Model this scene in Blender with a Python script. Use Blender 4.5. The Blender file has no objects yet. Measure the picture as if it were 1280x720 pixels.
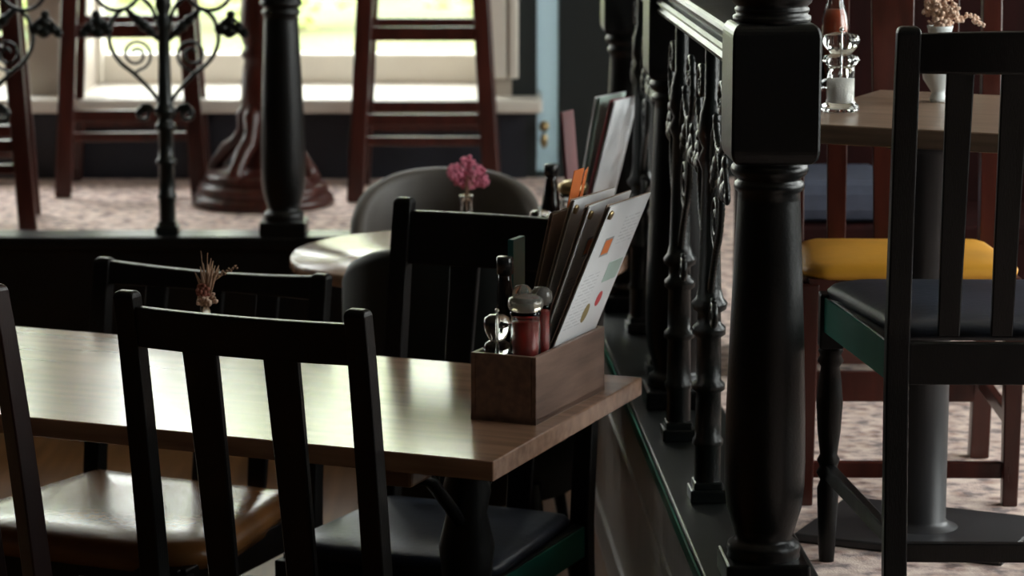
import bpy, bmesh, math, random
from math import sin, cos, pi, atan, atan2, radians, sqrt
from mathutils import Matrix, Vector
random.seed(7)
SC = bpy.context.scene
COL = SC.collection
F_PX = 3475.0; PITCH = atan(610 / F_PX); EYE = 1.8

def P(px, py, z=None, Y=None):
    x = (px - 640) / F_PX; u = -(py - 360) / F_PX
    d = (x, cos(PITCH) + u * sin(PITCH), -sin(PITCH) + u * cos(PITCH))
    t = (z - EYE) / d[2] if z is not None else Y / d[1]
    return Vector((d[0] * t, d[1] * t, EYE + d[2] * t))

# ------------------------------------------------------------------ materials
MATS = {}
def mat(name, col, rough=0.5, metal=0.0, noise=0.0, nscale=8.0, bump=0.0, bscale=60.0, coat=0.0,
        trans=0.0, ior=1.5, stretch=None, col2=None, rvar=0.0, spec=0.5):
    m = bpy.data.materials.new(name); m.use_nodes = True
    nt = m.node_tree; b = nt.nodes['Principled BSDF']
    b.inputs['Base Color'].default_value = (*col, 1); b.inputs['Roughness'].default_value = rough
    b.inputs['Metallic'].default_value = metal; b.inputs['Coat Weight'].default_value = coat
    b.inputs['Coat Roughness'].default_value = 0.15
    b.inputs['Transmission Weight'].default_value = trans; b.inputs['IOR'].default_value = ior
    b.inputs['Specular IOR Level'].default_value = spec
    tc = nt.nodes.new('ShaderNodeTexCoord'); mp = nt.nodes.new('ShaderNodeMapping')
    nt.links.new(tc.outputs['Object'], mp.inputs['Vector'])
    if stretch: mp.inputs['Scale'].default_value = stretch
    nz = nt.nodes.new('ShaderNodeTexNoise'); nz.inputs['Scale'].default_value = nscale
    nz.inputs['Detail'].default_value = 6
    nt.links.new(mp.outputs['Vector'], nz.inputs['Vector'])
    if noise > 0 or col2:
        cr = nt.nodes.new('ShaderNodeValToRGB')
        c2 = col2 if col2 else tuple(c * (1 - noise) for c in col)
        cr.color_ramp.elements[0].color = (*c2, 1); cr.color_ramp.elements[1].color = (*col, 1)
        cr.color_ramp.elements[0].position = 0.35; cr.color_ramp.elements[1].position = 0.65
        nt.links.new(nz.outputs['Fac'], cr.inputs['Fac']); nt.links.new(cr.outputs['Color'], b.inputs['Base Color'])
    if rvar:
        mr = nt.nodes.new('ShaderNodeMapRange')
        mr.inputs['To Min'].default_value = max(0.02, rough - rvar); mr.inputs['To Max'].default_value = rough + rvar
        nt.links.new(nz.outputs['Fac'], mr.inputs['Value']); nt.links.new(mr.outputs['Result'], b.inputs['Roughness'])
    if bump:
        n2 = nt.nodes.new('ShaderNodeTexNoise'); n2.inputs['Scale'].default_value = bscale; n2.inputs['Detail'].default_value = 4
        nt.links.new(mp.outputs['Vector'], n2.inputs['Vector'])
        bp = nt.nodes.new('ShaderNodeBump'); bp.inputs['Strength'].default_value = bump; bp.inputs['Distance'].default_value = 0.002
        nt.links.new(n2.outputs['Fac'], bp.inputs['Height']); nt.links.new(bp.outputs['Normal'], b.inputs['Normal'])
    MATS[name] = m
    return m

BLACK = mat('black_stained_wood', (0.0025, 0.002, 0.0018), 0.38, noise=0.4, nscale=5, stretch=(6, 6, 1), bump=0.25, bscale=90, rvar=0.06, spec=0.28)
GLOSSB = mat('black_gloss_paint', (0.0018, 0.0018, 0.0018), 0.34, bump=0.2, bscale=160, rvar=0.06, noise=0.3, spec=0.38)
IRON = mat('black_cast_iron', (0.006, 0.0085, 0.008), 0.30, bump=0.5, bscale=120, noise=0.3)
MAHOG = mat('mahogany', (0.060, 0.011, 0.006), 0.30, noise=0.5, nscale=4, stretch=(8, 8, 1), bump=0.15, rvar=0.06)
DKMAH = mat('dark_mahogany', (0.020, 0.004, 0.0035), 0.36, noise=0.5, nscale=4, stretch=(8, 8, 1), bump=0.15)
OAK = mat('oak_table', (0.42, 0.24, 0.155), 0.22, noise=0.35, nscale=3.0, stretch=(1.2, 14, 14), coat=0.2)
OAKEDGE = mat('oak_edge', (0.30, 0.16, 0.085), 0.40, noise=0.35, nscale=4.0, stretch=(1.2, 12, 12))
GREYOAK = mat('grey_oak_table', (0.30, 0.205, 0.145), 0.28, noise=0.4, nscale=3.0, stretch=(1.2, 16, 16), bump=0.1, bscale=30)
BOXW = mat('walnut_box', (0.26, 0.16, 0.12), 0.42, noise=0.4, nscale=4, stretch=(1.5, 14, 14), bump=0.2)
TANL = mat('tan_leather', (0.24, 0.10, 0.03), 0.26, coat=0.3, bump=0.35, bscale=90, noise=0.3)
YELL = mat('mustard_leather', (0.72, 0.34, 0.03), 0.45, bump=0.3, bscale=90, noise=0.15)
BLUEL = mat('slate_blue_leather', (0.028, 0.036, 0.055), 0.38, bump=0.35, bscale=80, noise=0.3)
GREYL = mat('grey_green_leather', (0.035, 0.04, 0.04), 0.36, bump=0.35, bscale=80, noise=0.4)
GREEN = mat('dark_green_paint', (0.008, 0.17, 0.125), 0.45, noise=0.2, spec=0.2)
TUBG = mat('taupe_velvet', (0.10, 0.088, 0.078), 0.55, bump=0.15, bscale=60, noise=0.15)
TUBD = mat('black_green_velvet', (0.004, 0.007, 0.006), 0.6, bump=0.15, bscale=60)
WHITE = mat('cream_gloss_paint', (0.72, 0.68, 0.60), 0.35, noise=0.05)
GREIGE = mat('greige_paint', (0.42, 0.37, 0.31), 0.5, noise=0.08)
NAVY = mat('navy_dado_paint', (0.010, 0.013, 0.022), 0.5, noise=0.2)
DARKW = mat('dark_green_wall_paint', (0.006, 0.011, 0.011), 0.6, noise=0.2)
CEILM = mat('ceiling_paint', (0.30, 0.27, 0.22), 0.8, noise=0.05)
BROWNW = mat('taupe_wall_paint', (0.10, 0.08, 0.07), 0.6, noise=0.1)
PBLUE = mat('pale_blue_paint', (0.42, 0.55, 0.64), 0.35, noise=0.06)
SIDEP = mat('taupe_riser_paint', (0.36, 0.32, 0.29), 0.33, noise=0.2, stretch=(6, 6, 1))
PAPER = mat('white_menu_card', (0.84, 0.85, 0.87), 0.35, noise=0.04, nscale=20)
KRAFT = mat('brown_menu_card', (0.36, 0.26, 0.20), 0.55, noise=0.1)
ORANGE = mat('orange_card', (0.85, 0.22, 0.05), 0.5, noise=0.05)
REDC = mat('red_print', (0.62, 0.05, 0.06), 0.5, noise=0.1)
GOLDC = mat('gold_print', (0.30, 0.22, 0.08), 0.5, noise=0.1)
MINTC = mat('mint_print', (0.50, 0.64, 0.58), 0.45, noise=0.1)
GREYC = mat('grey_print', (0.40, 0.41, 0.43), 0.5, noise=0.1)
TEAL = mat('teal_card', (0.01, 0.14, 0.15), 0.5, noise=0.1)
MAROON = mat('maroon_card', (0.26, 0.075, 0.08), 0.5, noise=0.1)
SAUCE = mat('red_sauce', (0.36, 0.010, 0.006), 0.35, noise=0.2)
ORSAUCE = mat('orange_sauce', (0.42, 0.06, 0.012), 0.35, noise=0.2)
SALT = mat('white_salt', (0.82, 0.80, 0.76), 0.8, bump=0.5, bscale=300)
BROWNB = mat('brown_bottle_glass', (0.012, 0.006, 0.004), 0.08)
CAP = mat('black_cap', (0.01, 0.01, 0.01), 0.25)
STEEL = mat('polished_steel', (0.7, 0.7, 0.68), 0.18, metal=1.0)
BRASS = mat('aged_brass', (0.42, 0.32, 0.17), 0.3, metal=1.0)
MILK = mat('frosted_white_glass', (0.75, 0.80, 0.80), 0.22, noise=0.1)
PINKF = mat('pink_petals', (0.85, 0.27, 0.40), 0.7, noise=0.25, nscale=40)
DRYF = mat('dried_flower_cream', (0.86, 0.62, 0.48), 0.8, noise=0.3, nscale=40)
DRYR = mat('dried_flower_rust', (0.36, 0.12, 0.08), 0.8, noise=0.4, nscale=40)
DRYB = mat('dried_grass', (0.42, 0.26, 0.17), 0.8, noise=0.3, nscale=40)
FLOORW = mat('oak_floor', (0.30, 0.15, 0.065), 0.30, noise=0.4, nscale=2.5, stretch=(14, 1.0, 1), bump=0.1)
LEAF = mat('leaf_green', (0.50, 0.66, 0.24), 0.6, noise=0.5, nscale=1.2, col2=(0.60, 0.62, 0.26))
BARK = mat('bark', (0.10, 0.07, 0.05), 0.9, noise=0.3)
LAWN = mat('lawn', (0.15, 0.21, 0.08), 0.9, noise=0.45, nscale=1.2, col2=(0.24, 0.20, 0.10))
PAVE = mat('pale_paving', (0.72, 0.70, 0.66), 0.8, noise=0.08)
DGREY = mat('dark_grey_metal', (0.035, 0.035, 0.037), 0.40, noise=0.2)

LIDG = mat('thick_lid_glass', (0.80, 0.76, 0.70), 0.08, trans=0.86, ior=1.45)
def text_mat():
    m = mat('menu_text', (0.70, 0.71, 0.74), 0.4); nt = m.node_tree; b = nt.nodes['Principled BSDF']
    tc = nt.nodes.new('ShaderNodeTexCoord'); mp = nt.nodes.new('ShaderNodeMapping'); mp.inputs['Rotation'].default_value = (pi / 2, 0, 0)
    br = nt.nodes.new('ShaderNodeTexBrick'); br.inputs['Scale'].default_value = 30; br.inputs['Row Height'].default_value = 0.22; br.inputs['Brick Width'].default_value = 0.9
    br.inputs['Mortar Size'].default_value = 0.075; br.inputs['Color1'].default_value = (0.60, 0.61, 0.63, 1); br.inputs['Color2'].default_value = (0.74, 0.75, 0.77, 1)
    br.inputs['Mortar'].default_value = (0.84, 0.85, 0.87, 1)
    nt.links.new(tc.outputs['Object'], mp.inputs['Vector']); nt.links.new(mp.outputs['Vector'], br.inputs['Vector']); nt.links.new(br.outputs['Color'], b.inputs['Base Color'])
    return m
TEXTM = text_mat()
def glass_mat(name, tint=(1, 1, 1), rough=0.02):
    m = bpy.data.materials.new(name); m.use_nodes = True; nt = m.node_tree
    for n in list(nt.nodes): nt.nodes.remove(n)
    out = nt.nodes.new('ShaderNodeOutputMaterial'); mx = nt.nodes.new('ShaderNodeMixShader')
    tr = nt.nodes.new('ShaderNodeBsdfTransparent'); gl = nt.nodes.new('ShaderNodeBsdfGlossy')
    tr.inputs['Color'].default_value = (*tint, 1); gl.inputs['Roughness'].default_value = rough
    mx.inputs['Fac'].default_value = 0.07; nt.links.new(tr.outputs[0], mx.inputs[1])
    nt.links.new(gl.outputs[0], mx.inputs[2]); nt.links.new(mx.outputs[0], out.inputs['Surface'])
    MATS[name] = m; return m
PANE = glass_mat('window_glass')
GLASS = mat('clear_glass', (0.95, 0.97, 0.96), 0.03, trans=1.0, ior=1.45)

def carpet_mat():
    m = mat('carpet', (0.42, 0.35, 0.31), 0.95, bump=0.8, bscale=220)
    nt = m.node_tree; b = nt.nodes['Principled BSDF']
    tc = nt.nodes.new('ShaderNodeTexCoord')
    n1 = nt.nodes.new('ShaderNodeTexNoise'); n1.inputs['Scale'].default_value = 26; n1.inputs['Detail'].default_value = 5
    n2 = nt.nodes.new('ShaderNodeTexVoronoi'); n2.inputs['Scale'].default_value = 24
    nt.links.new(tc.outputs['Object'], n1.inputs['Vector']); nt.links.new(tc.outputs['Object'], n2.inputs['Vector'])
    r1 = nt.nodes.new('ShaderNodeValToRGB'); e = r1.color_ramp.elements
    e[0].position = 0.36; e[0].color = (0.26, 0.21, 0.20, 1); e[1].position = 0.62; e[1].color = (0.80, 0.66, 0.57, 1)
    k = e.new(0.47); k.color = (0.60, 0.46, 0.41, 1)
    r2 = nt.nodes.new('ShaderNodeValToRGB'); e = r2.color_ramp.elements
    e[0].position = 0.15; e[0].color = (0.62, 0.50, 0.46, 1); e[1].position = 0.5; e[1].color = (1, 1, 1, 1)
    mx = nt.nodes.new('ShaderNodeMix'); mx.data_type = 'RGBA'; mx.blend_type = 'MULTIPLY'; mx.inputs[0].default_value = 0.8
    nt.links.new(n1.outputs['Fac'], r1.inputs['Fac']); nt.links.new(n2.outputs['Distance'], r2.inputs['Fac'])
    nt.links.new(r1.outputs['Color'], mx.inputs[6]); nt.links.new(r2.outputs['Color'], mx.inputs[7])
    nt.links.new(mx.outputs[2], b.inputs['Base Color'])
    return m
CARPET = carpet_mat()

# ------------------------------------------------------------------ mesh builder
class MB:
    def __init__(s): s.v = []; s.f = []; s.sm = []; s.mi = []
    def raw(s, vs, fs, smooth=False, mi=0, M=None):
        o = len(s.v)
        s.v += [(M @ Vector(v)) if M is not None else Vector(v) for v in vs]
        for f in fs: s.f.append([i + o for i in f]); s.sm.append(smooth); s.mi.append(mi)
        return s
    def box(s, c, size, M=None, bev=0.0, mi=0, R=None, taper=None):
        bm = bmesh.new(); bmesh.ops.create_cube(bm, size=1)
        for v in bm.verts:
            k = 1.0
            if taper and v.co.z < 0: k = taper
            v.co = Vector((v.co.x * size[0] * k, v.co.y * size[1] * k, v.co.z * size[2]))
        if bev: bmesh.ops.bevel(bm, geom=list(bm.edges), offset=bev, segments=2, profile=0.5, affect='EDGES')
        bm.verts.index_update()
        T = Matrix.Translation(c)
        if R is not None: T = T @ R
        if M is not None: T = M @ T
        s.raw([v.co.copy() for v in bm.verts], [[v.index for v in f.verts] for f in bm.faces], False, mi, T)
        bm.free(); return s
    def beam(s, a, b, w, d, bev=0.003, up=Vector((0, 1, 0)), M=None, mi=0):
        a = Vector(a); b = Vector(b); z = (b - a); L = z.length; z.normalize()
        x = up.cross(z)
        if x.length < 1e-4: x = Vector((1, 0, 0))
        x.normalize(); y = z.cross(x)
        R = Matrix((x, y, z)).transposed().to_4x4()
        return s.box((a + b) / 2, (w, d, L), M=M, bev=bev, mi=mi, R=R)
    def lathe(s, prof, seg=24, c=(0, 0, 0), M=None, mi=0, cap=True):
        vs = []; fs = []
        for (r, z) in prof:
            for k in range(seg):
                a = 2 * pi * k / seg; vs.append((c[0] + r * cos(a), c[1] + r * sin(a), c[2] + z))
        n = len(prof)
        for i in range(n - 1):
            for k in range(seg):
                k2 = (k + 1) % seg
                fs.append([i * seg + k, i * seg + k2, (i + 1) * seg + k2, (i + 1) * seg + k])
        s.raw(vs, fs, True, mi, M)
        if cap:
            s.raw(vs[:seg][::-1], [list(range(seg))], False, mi, M)
            s.raw(vs[-seg:], [list(range(seg))], False, mi, M)
        return s
    def tube(s, pts, rad, seg=8, M=None, mi=0, closed=False, flat=1.0):
        pts = [Vector(p) for p in pts]; n = len(pts); vs = []; fs = []; ref = None
        for i, p in enumerate(pts):
            t = (pts[min(i + 1, n - 1)] - pts[max(i - 1, 0)])
            if t.length < 1e-9: t = Vector((0, 0, 1))
            t.normalize()
            if ref is None:
                ref = Vector((0, 0, 1)) if abs(t.z) < 0.9 else Vector((0, 1, 0))
            u = ref - t * ref.dot(t)
            if u.length < 1e-5: u = Vector((1, 0, 0))
            u.normalize(); ref = u; w = t.cross(u)
            r = rad(i / (n - 1)) if callable(rad) else rad
            for k in range(seg):
                a = 2 * pi * k / seg; vs.append(p + u * cos(a) * r + w * sin(a) * r * flat)
        for i in range(n - 1):
            for k in range(seg):
                k2 = (k + 1) % seg
                fs.append([i * seg + k, i * seg + k2, (i + 1) * seg + k2, (i + 1) * seg + k])
        fs.append(list(range(seg))[::-1]); fs.append([(n - 1) * seg + k for k in range(seg)])
        return s.raw(vs, fs, True, mi, M)
    def prism(s, outline, z0, z1, M=None, mi=0, bev=0.0, smooth=False):
        bm = bmesh.new()
        vs = [bm.verts.new((x, y, z0)) for x, y in outline]
        f = bm.faces.new(vs)
        r = bmesh.ops.extrude_face_region(bm, geom=[f])
        for e in r['geom']:
            if isinstance(e, bmesh.types.BMVert): e.co.z = z1
        bmesh.ops.recalc_face_normals(bm, faces=list(bm.faces))
        if bev:
            es = [e for e in bm.edges if abs(e.verts[0].co.z - e.verts[1].co.z) < 1e-6]
            bmesh.ops.bevel(bm, geom=es, offset=bev, segments=3, profile=0.5, affect='EDGES')
        bm.verts.index_update()
        s.raw([v.co.copy() for v in bm.verts], [[v.index for v in f.verts] for f in bm.faces], smooth, mi, M)
        bm.free(); return s
    def ball(s, c, r, M=None, mi=0, sub=1, sc=(1, 1, 1)):
        bm = bmesh.new(); bmesh.ops.create_icosphere(bm, subdivisions=sub, radius=r)
        bm.verts.index_update()
        s.raw([(v.co.x * sc[0] + c[0], v.co.y * sc[1] + c[1], v.co.z * sc[2] + c[2]) for v in bm.verts],
              [[v.index for v in f.verts] for f in bm.faces], True, mi, M)
        bm.free(); return s
    def build(s, name, mats, parent=None, loc=None, rz=None):
        me = bpy.data.meshes.new(name); me.from_pydata([tuple(v) for v in s.v], [], s.f)
        if not isinstance(mats, (list, tuple)): mats = [mats]
        for m in mats: me.materials.append(m)
        me.polygons.foreach_set('use_smooth', s.sm); me.polygons.foreach_set('material_index', s.mi)
        me.update()
        o = bpy.data.objects.new(name, me); COL.objects.link(o)
        if parent is not None: o.parent = parent
        if loc is not None: o.location = loc
        if rz is not None: o.rotation_euler.z = rz
        return o

def tag(o, label=None, cat=None, group=None, kind=None):
    if label: o['label'] = label
    if cat: o['category'] = cat
    if group: o['group'] = group
    if kind: o['kind'] = kind
    return o
def thing(name, label, cat, loc=(0, 0, 0), rz=0.0, group=None):
    o = bpy.data.objects.new(name, None); COL.objects.link(o); o.empty_display_size = 0.1
    o.location = loc; o.rotation_euler = (0, 0, rz)
    return tag(o, label, cat, group)
def struct(o): return tag(o, kind='structure')
def dup(root, loc, rz, label, group=None):
    def cp(o, par):
        c = o.copy(); COL.objects.link(c); c.parent = par
        for ch in [x for x in bpy.data.objects if x.parent == o and x is not c]: cp(ch, c)
        return c
    r = cp(root, None); r.location = loc; r.rotation_euler = (0, 0, rz); r['label'] = label
    if group: r['group'] = group
    return r
def plabel(o, t): o['label'] = t; return o

# ------------------------------------------------------------------ room shell
PZ = 0.50; KZ = 0.553
XL, XR, YB, YF, CZ = -5.0, 2.8, -1.5, 9.64, 3.3
def kx(Y): return 0.321 - 0.0483 * (Y - 4.41)      # left face of the side kerb
KDIR = atan2(0.0483, 1.0)                            # rotation of the side balustrade
struct(MB().box(((XL + XR) / 2, (YB + YF) / 2, -0.05), (XR - XL + 0.4, YF - YB + 0.4, 0.1)).build('floor', FLOORW))
# raised carpet platform: rear strip and side strip
m = MB()
y_e = 6.92; yf = 7.97
out = [(kx(YB) + 0.15, YB), (XR, YB), (XR, YF), (XL, YF), (XL, yf + 0.12), (0.15, yf + 0.12), (kx(7.0) + 0.15, 7.0)]
m.prism(out, 0.0, PZ)
plat = struct(m.build('floor_platform', CARPET))
# side kerb and front kerb
m = MB(); m.prism([(kx(YB), YB), (kx(YB) + 0.17, YB), (kx(7.0) + 0.17, 7.0), (kx(7.0), 7.0)], 0.0, KZ - 0.03)
struct(m.build('baseboard_side_platform', SIDEP))
m = MB(); m.prism([(kx(YB) - 0.012, YB), (kx(YB) + 0.18, YB), (kx(7.0) + 0.18, 7.02), (kx(7.0) - 0.012, 7.02)], KZ - 0.03, KZ, bev=0.006)
struct(m.build('trim_side_kerb', mat('black_kerb_paint', (0.010, 0.012, 0.011), 0.36, noise=0.3)))
struct(MB().prism([(kx(YB) - 0.0165, YB), (kx(YB) - 0.0125, YB), (kx(7.0) - 0.0125, 7.0), (kx(7.0) - 0.0165, 7.0)], KZ - 0.024, KZ - 0.003).build('trim_green_kerb_edge', mat('green_edge_paint', (0.02, 0.16, 0.10), 0.3, noise=0.2)))
m = MB()
for yb, w, z in ((0, 0.008, 0.10), (0, 0.006, 0.36)):
    m.prism([(kx(YB) - w, YB), (kx(YB) + 0.02, YB), (kx(7.0) + 0.02, 7.0), (kx(7.0) - w, 7.0)], z, z + (0.02 if z > 0.2 else 0.0) + 0.012)
struct(m.build('trim_side_riser', SIDEP))
struct(MB().box((-2.45, yf + 0.06, (KZ) / 2 - 0.02), (5.2, 0.10, KZ - 0.04)).box((-2.45, yf + 0.06, KZ - 0.02), (5.2, 0.14, 0.04), bev=0.008)
       .build('baseboard_front_platform', GLOSSB))
struct(MB().box((XL - 0.05, 4, CZ / 2), (0.1, 11.6, CZ + 0.2)).build('wall_left', DARKW))
struct(MB().box(((XL + XR) / 2, YB - 0.05, CZ / 2), (XR - XL + 0.4, 0.1, CZ + 0.2)).build('wall_near', DARKW))
struct(MB().box(((XL + XR) / 2, (YB + YF) / 2, CZ + 0.05), (XR - XL + 0.4, YF - YB + 1.2, 0.1)).build('ceiling', CEILM))
SILL = 0.79; WT = 3.12; WD = 0.40
wins = [(-4.6, -3.35), (-3.18, -1.68), (-1.50, -0.11)]
def wall_with_openings(name, axis, pos, lo, hi, ops, z0, z1, mt, th=0.52, mt_low=None):
    m = MB(); xs = lo
    def bx(a, b, za, zb, mi=0):
        if b - a < 1e-4: return
        if axis == 'x': m.box(((a + b) / 2, pos + th / 2, (za + zb) / 2), (b - a, th, zb - za), mi=mi)
        else: m.box((pos + th / 2, (a + b) / 2, (za + zb) / 2), (th, b - a, zb - za), mi=mi)
    for (a, b) in ops:
        bx(xs, a, 0, CZ); bx(a, b, 0, z0, 1); bx(a, b, z1, CZ); xs = b
    bx(xs, hi, 0, CZ)
    return struct(m.build(name, [mt, mt_low or mt]))
wall_with_openings('wall_rear', 'x', YF, XL, 0.0, wins, SILL - 0.03, WT, GREIGE, mt_low=NAVY)
SX = P(684, 120, Y=9.8).x
m = MB()
for (xa, xb, za, zb_) in ((0, SX - 0.04, 0, CZ), (SX + 0.04, XR + 0.53, 0, CZ), (SX - 0.04, SX + 0.04, 0, 0.50), (SX - 0.04, SX + 0.04, 3.2, CZ)):
    m.box(((xa + xb) / 2, YF + 0.26, (za + zb_) / 2), (xb - xa, 0.52, zb_ - za))
struct(m.build('wall_rear_right', DARKW))
struct(MB().box((-2.5, YF - 0.012, 0.37), (5.1, 0.024, 0.74)).build('trim_dado', NAVY))
struct(MB().box((-2.44, YF + 0.17, SILL - 0.028), (5.09, 0.58, 0.05), bev=0.012).build('trim_window_sill', WHITE))
def window(n, a, b, axis='x', pos=YF + WD, z0=SILL, z1=WT, mull=True):
    m = MB(); g = MB()
    def bx(mm, u0, u1, za, zb, d0, d1, bev=0.0):
        c = ((u0 + u1) / 2, pos + (d0 + d1) / 2, (za + zb) / 2); s = (u1 - u0, abs(d1 - d0), zb - za)
        if axis == 'y': c = (c[1], c[0], c[2]); s = (s[1], s[0], s[2])
        mm.box(c, s, bev=bev)
    fw = 0.055
    bx(m, a - 0.03, a + 0.02, z0, z1, -0.02, 0.10, 0.006); bx(m, b - 0.02, b + 0.03, z0, z1, -0.02, 0.10, 0.006)
    bx(m, a, b, z0 - 0.01, z0 + 0.105, 0.02, 0.10, 0.008); bx(m, a, b, z1 - 0.08, z1 + 0.01, 0.0, 0.10, 0.006)
    bx(m, a, b, z0 + 1.15, z0 + 1.20, 0.03, 0.09, 0.006)
    o = struct(m.build('window_%d' % n, WHITE))
    bx(g, a, b, z0 + 0.1, z1, 0.055, 0.060)
    g.build('glass_pane', PANE, o)
for i, (a, b) in enumerate(wins): window(i + 1, a, b)
# right casing beside the last window
struct(MB().box((-0.055, YF - 0.02, 1.95), (0.075, 0.06, 2.2), bev=0.01).box((0.005, YF - 0.03, 1.95), (0.035, 0.05, 2.2), bev=0.008)
       .build('trim_window_casing', WHITE))
rwins = [(2.9, 4.9), (5.3, 7.2), (7.6, 9.3)]
wall_with_openings('wall_right', 'y', XR, YB, YF + 0.16, rwins, 1.05, WT, DARKW)
for i, (a, b) in enumerate(rwins): window(4 + i, a, b, 'y', XR + WD, 1.05, WT)
# narrow frosted glass strip letting daylight through, beside the dark wall
bp_ = P(684, 120, Y=9.8)
fm = mat('frosted_blue_glass', (0.55, 0.74, 0.88), 0.5); _nt = fm.node_tree
_tl = _nt.nodes.new('ShaderNodeBsdfTranslucent'); _tl.inputs['Color'].default_value = (0.60, 0.68, 0.72, 1)
_nt.links.new(_tl.outputs[0], _nt.nodes['Material Output'].inputs['Surface'])
tr_ = struct(MB().box((bp_.x - 0.047, 9.80, 1.9), (0.018, 0.1, 2.7), bev=0.004).box((bp_.x + 0.047, 9.80, 1.9), (0.018, 0.1, 2.7), bev=0.004).build('window_7', DARKW))
MB().box((bp_.x, 9.82, 1.87), (0.078, 0.006, 2.82)).build('frosted_pane', fm, tr_)
kb = P(680, 157, Y=9.62)
tag(MB().ball((0, 0, 0), 0.02, sub=2).ball((0, 0.0, -0.05), 0.014, sub=2, sc=(1, 1, 2.0)).tube([(0, 0, 0), (0, 0.05, 0)], 0.008)
    .build('door_knob', BRASS, loc=(kb.x, 9.60, kb.z)), 'small brass knob beside the narrow pale blue glazed strip by the window', 'knob')
struct(MB().box((1.68, 8.2, 1.9), (0.5, 0.3, 2.8)).build('trim_taupe_pier', BROWNW))

# ------------------------------------------------------------------ garden beyond the windows
struct(MB().box((0, 26, 0.2), (60, 32, 0.1)).build('floor_garden_lawn', LAWN))
struct(MB().box((0, 13.3, 0.26), (44, 6.6, 0.06)).build('floor_garden_paving', PAVE))
def leafy(name, label, cat, x, y, z0, h, w, n, group, trunk=True):
    t = thing(name, label, cat, (x, y, z0), 0, group)
    m = MB(); rnd = random.Random(int(x * 91 + y * 7))
    for i in range(n):
        a = rnd.uniform(0, 2 * pi); c = rnd.uniform(-1, 1); r = rnd.uniform(0.45, 1.0)
        s_ = sqrt(1 - c * c)
        cz = h * 0.56 if trunk else h * 0.45; hz = h * 0.46 if trunk else h * 0.5
        p = Vector((w * r * s_ * cos(a), w * 0.7 * r * s_ * sin(a), cz + hz * r * c))
        p *= 1 + 0.08 * sin(5 * a + 4 * c)
        L = rnd.uniform(0.16, 0.30) * (1 if trunk else 0.6)
        R = Matrix.Rotation(rnd.uniform(0, 6.28), 4, 'Z') @ Matrix.Rotation(rnd.uniform(-1.2, 1.2), 4, 'X')
        m.raw([(-L * .5, 0, 0), (0, -L * .3, 0.02), (L * .5, 0, 0), (0, L * .3, 0.02)], [[0, 1, 2, 3]], False, 0, Matrix.Translation(p) @ R)
    m.build('foliage', LEAF, t)
    k = MB(); hh = h * 0.6 if trunk else h * 0.5
    k.tube([(0, 0, -0.05), (0.03, 0, hh * .5), (-0.05, 0.02, hh)], lambda q: (0.16 if trunk else 0.05) * (1 - 0.6 * q))
    k.tube([(0, 0, hh * .5), (w * .4, 0, hh)], 0.04); k.tube([(0, 0, hh * .6), (-w * .4, 0.1, hh * 1.1)], 0.04)
    k.build('trunk', BARK, t)
for i, (x, y, h, w) in enumerate([(-10.5, 22, 8.4, 2.3), (-5.8, 24, 9.0, 2.3), (-1.0, 22.5, 8.4, 2.3), (3.8, 24, 8.6, 2.3), (8.4, 22.5, 8.4, 2.3)]):
    leafy('garden_tree', 'tall leafy tree in the sunlit garden beyond the window', 'tree', x, y, 0.25, h, w, 3200, 'trees beyond the windows')
for i, (x, y, h, w) in enumerate([(-5.0, 19.2, 1.5, 1.1), (-3.1, 19.6, 1.2, 0.9), (-1.6, 19.0, 1.7, 0.8), (0.1, 19.5, 1.3, 1.0)]):
    leafy('garden_bush', 'rounded green bush in the sunlit garden beyond the window', 'bush', x, y, 0.25, h, w, 900, 'bushes beyond the windows', trunk=False)

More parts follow.
